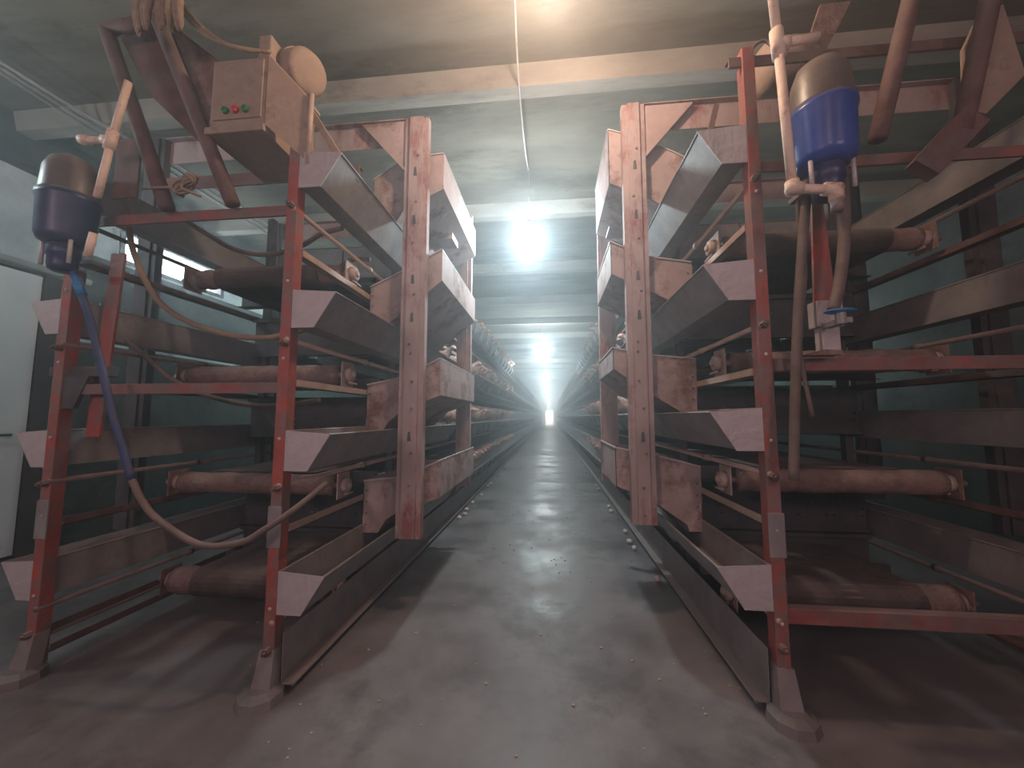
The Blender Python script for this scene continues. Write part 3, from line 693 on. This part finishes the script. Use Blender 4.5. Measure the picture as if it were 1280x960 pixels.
for sd in SIDE:
    D = SIDE[sd]; s = D['s']; xi = D['xi']
    for k in range(4):
        y = D['hy'][1]+.12
        lim = 11 if sd == 'left' else 8.5
        while y < lim:
            o = hen if not used else copy_tree(hen); used = True
            out = random.uniform(-.02,.10)
            o.location = (xi-s*out+s*.08, y, D['T'][k]-.045)
            o.rotation_euler = (0,0,(0 if s < 0 else PI)+random.uniform(-.4,.4))
            o['label'] = 'brown hen reaching over the %s trough of the %s cage row' % (TN[k], sd)
            o['group'] = 'brown hens at the %s %s trough' % (sd, TN[k])
            y += random.uniform(.2,.34)
# ------------------------------------------------------------ eggs and debris
eg = None
def put_egg(x, y, lab, grp):
    global eg
    if eg is None:
        b = B(); tube(b, [(0,0,0),(.004,0,0),(.014,0,0),(.028,0,0),(.042,0,0),(.052,0,0),(.057,0,0)], [.004,.014,.0205,.022,.018,.010,.003], 14)
        bmesh.ops.translate(b, verts=b.verts, vec=(-.028,0,.022)); eg = obj('egg', b, 'egg', smooth=True); o = eg
    else:
        o = eg.copy(); C.objects.link(o)
    o.location = (x,y,0.001); o.rotation_euler = (0,0,random.uniform(0,6.28)); tag(o, lab, 'egg', grp)
for y in (4.45,4.62,4.85,5.25,5.75,6.5,6.7,7.6,8.8,10.4,12.5): put_egg(-1.07+random.uniform(-.02,.03), y, 'pale egg lying on the floor along the left cage row', 'eggs along the left row')
for y in (2.95,3.60,3.78,4.1,4.95,5.2,6.4,6.7,8.3,10.5): put_egg(.76+random.uniform(-.03,.02), y, 'pale egg lying on the floor along the right cage row', 'eggs along the right row')
b = B()
for q in range(260):
    x = random.uniform(-1.1,.8) if q%3 else random.choice([random.uniform(-1.15,-.9), random.uniform(.6,.85), random.uniform(-2.3,-1.2)])
    y = random.uniform(1.2,7); t = random.uniform(.002,.007)
    ell(b, (x,y,t*.5), (t*1.4,t,t*.6), 6, 4)
o = obj('spilled_feed', b, 'feed'); o['kind'] = 'stuff'; tag(o, 'scattered crumbs of spilled feed and dirt on the aisle floor', 'spilled feed')

# ------------------------------------------------------------ dusty air
HAZE = .05
# ------------------------------------------------------------ world + camera
wd = bpy.data.worlds.new('w'); sc.world = wd; wd.use_nodes = True
wd.node_tree.nodes['Background'].inputs[0].default_value = (.5,.6,.7,1); wd.node_tree.nodes['Background'].inputs[1].default_value = .05
v = wd.node_tree.nodes.new('ShaderNodeVolumeScatter'); v.inputs['Density'].default_value = HAZE; v.inputs['Anisotropy'].default_value = .7
v.inputs['Color'].default_value = (.85,.94,1,1)
wd.node_tree.links.new(v.outputs[0], wd.node_tree.nodes['World Output'].inputs['Volume'])
cam = bpy.data.cameras.new('camera'); co = bpy.data.objects.new('camera', cam); C.objects.link(co)
cam.sensor_width = 36; cam.sensor_fit = 'HORIZONTAL'; cam.lens = 36*470/1280; cam.clip_start = .02; cam.clip_end = 200
co.location = (0,0,1.2); co.rotation_euler = (PI/2+math.radians(4.9855), 0, math.radians(5.8094))
sc.camera = co
sc.view_settings.view_transform = 'Standard'; sc.view_settings.look = 'None'; sc.view_settings.gamma = 1
sc.view_settings.exposure = 0.08; sc.view_settings.use_curve_mapping = False
sc.cycles.volume_bounces = 0
sc.cycles.max_bounces = 6
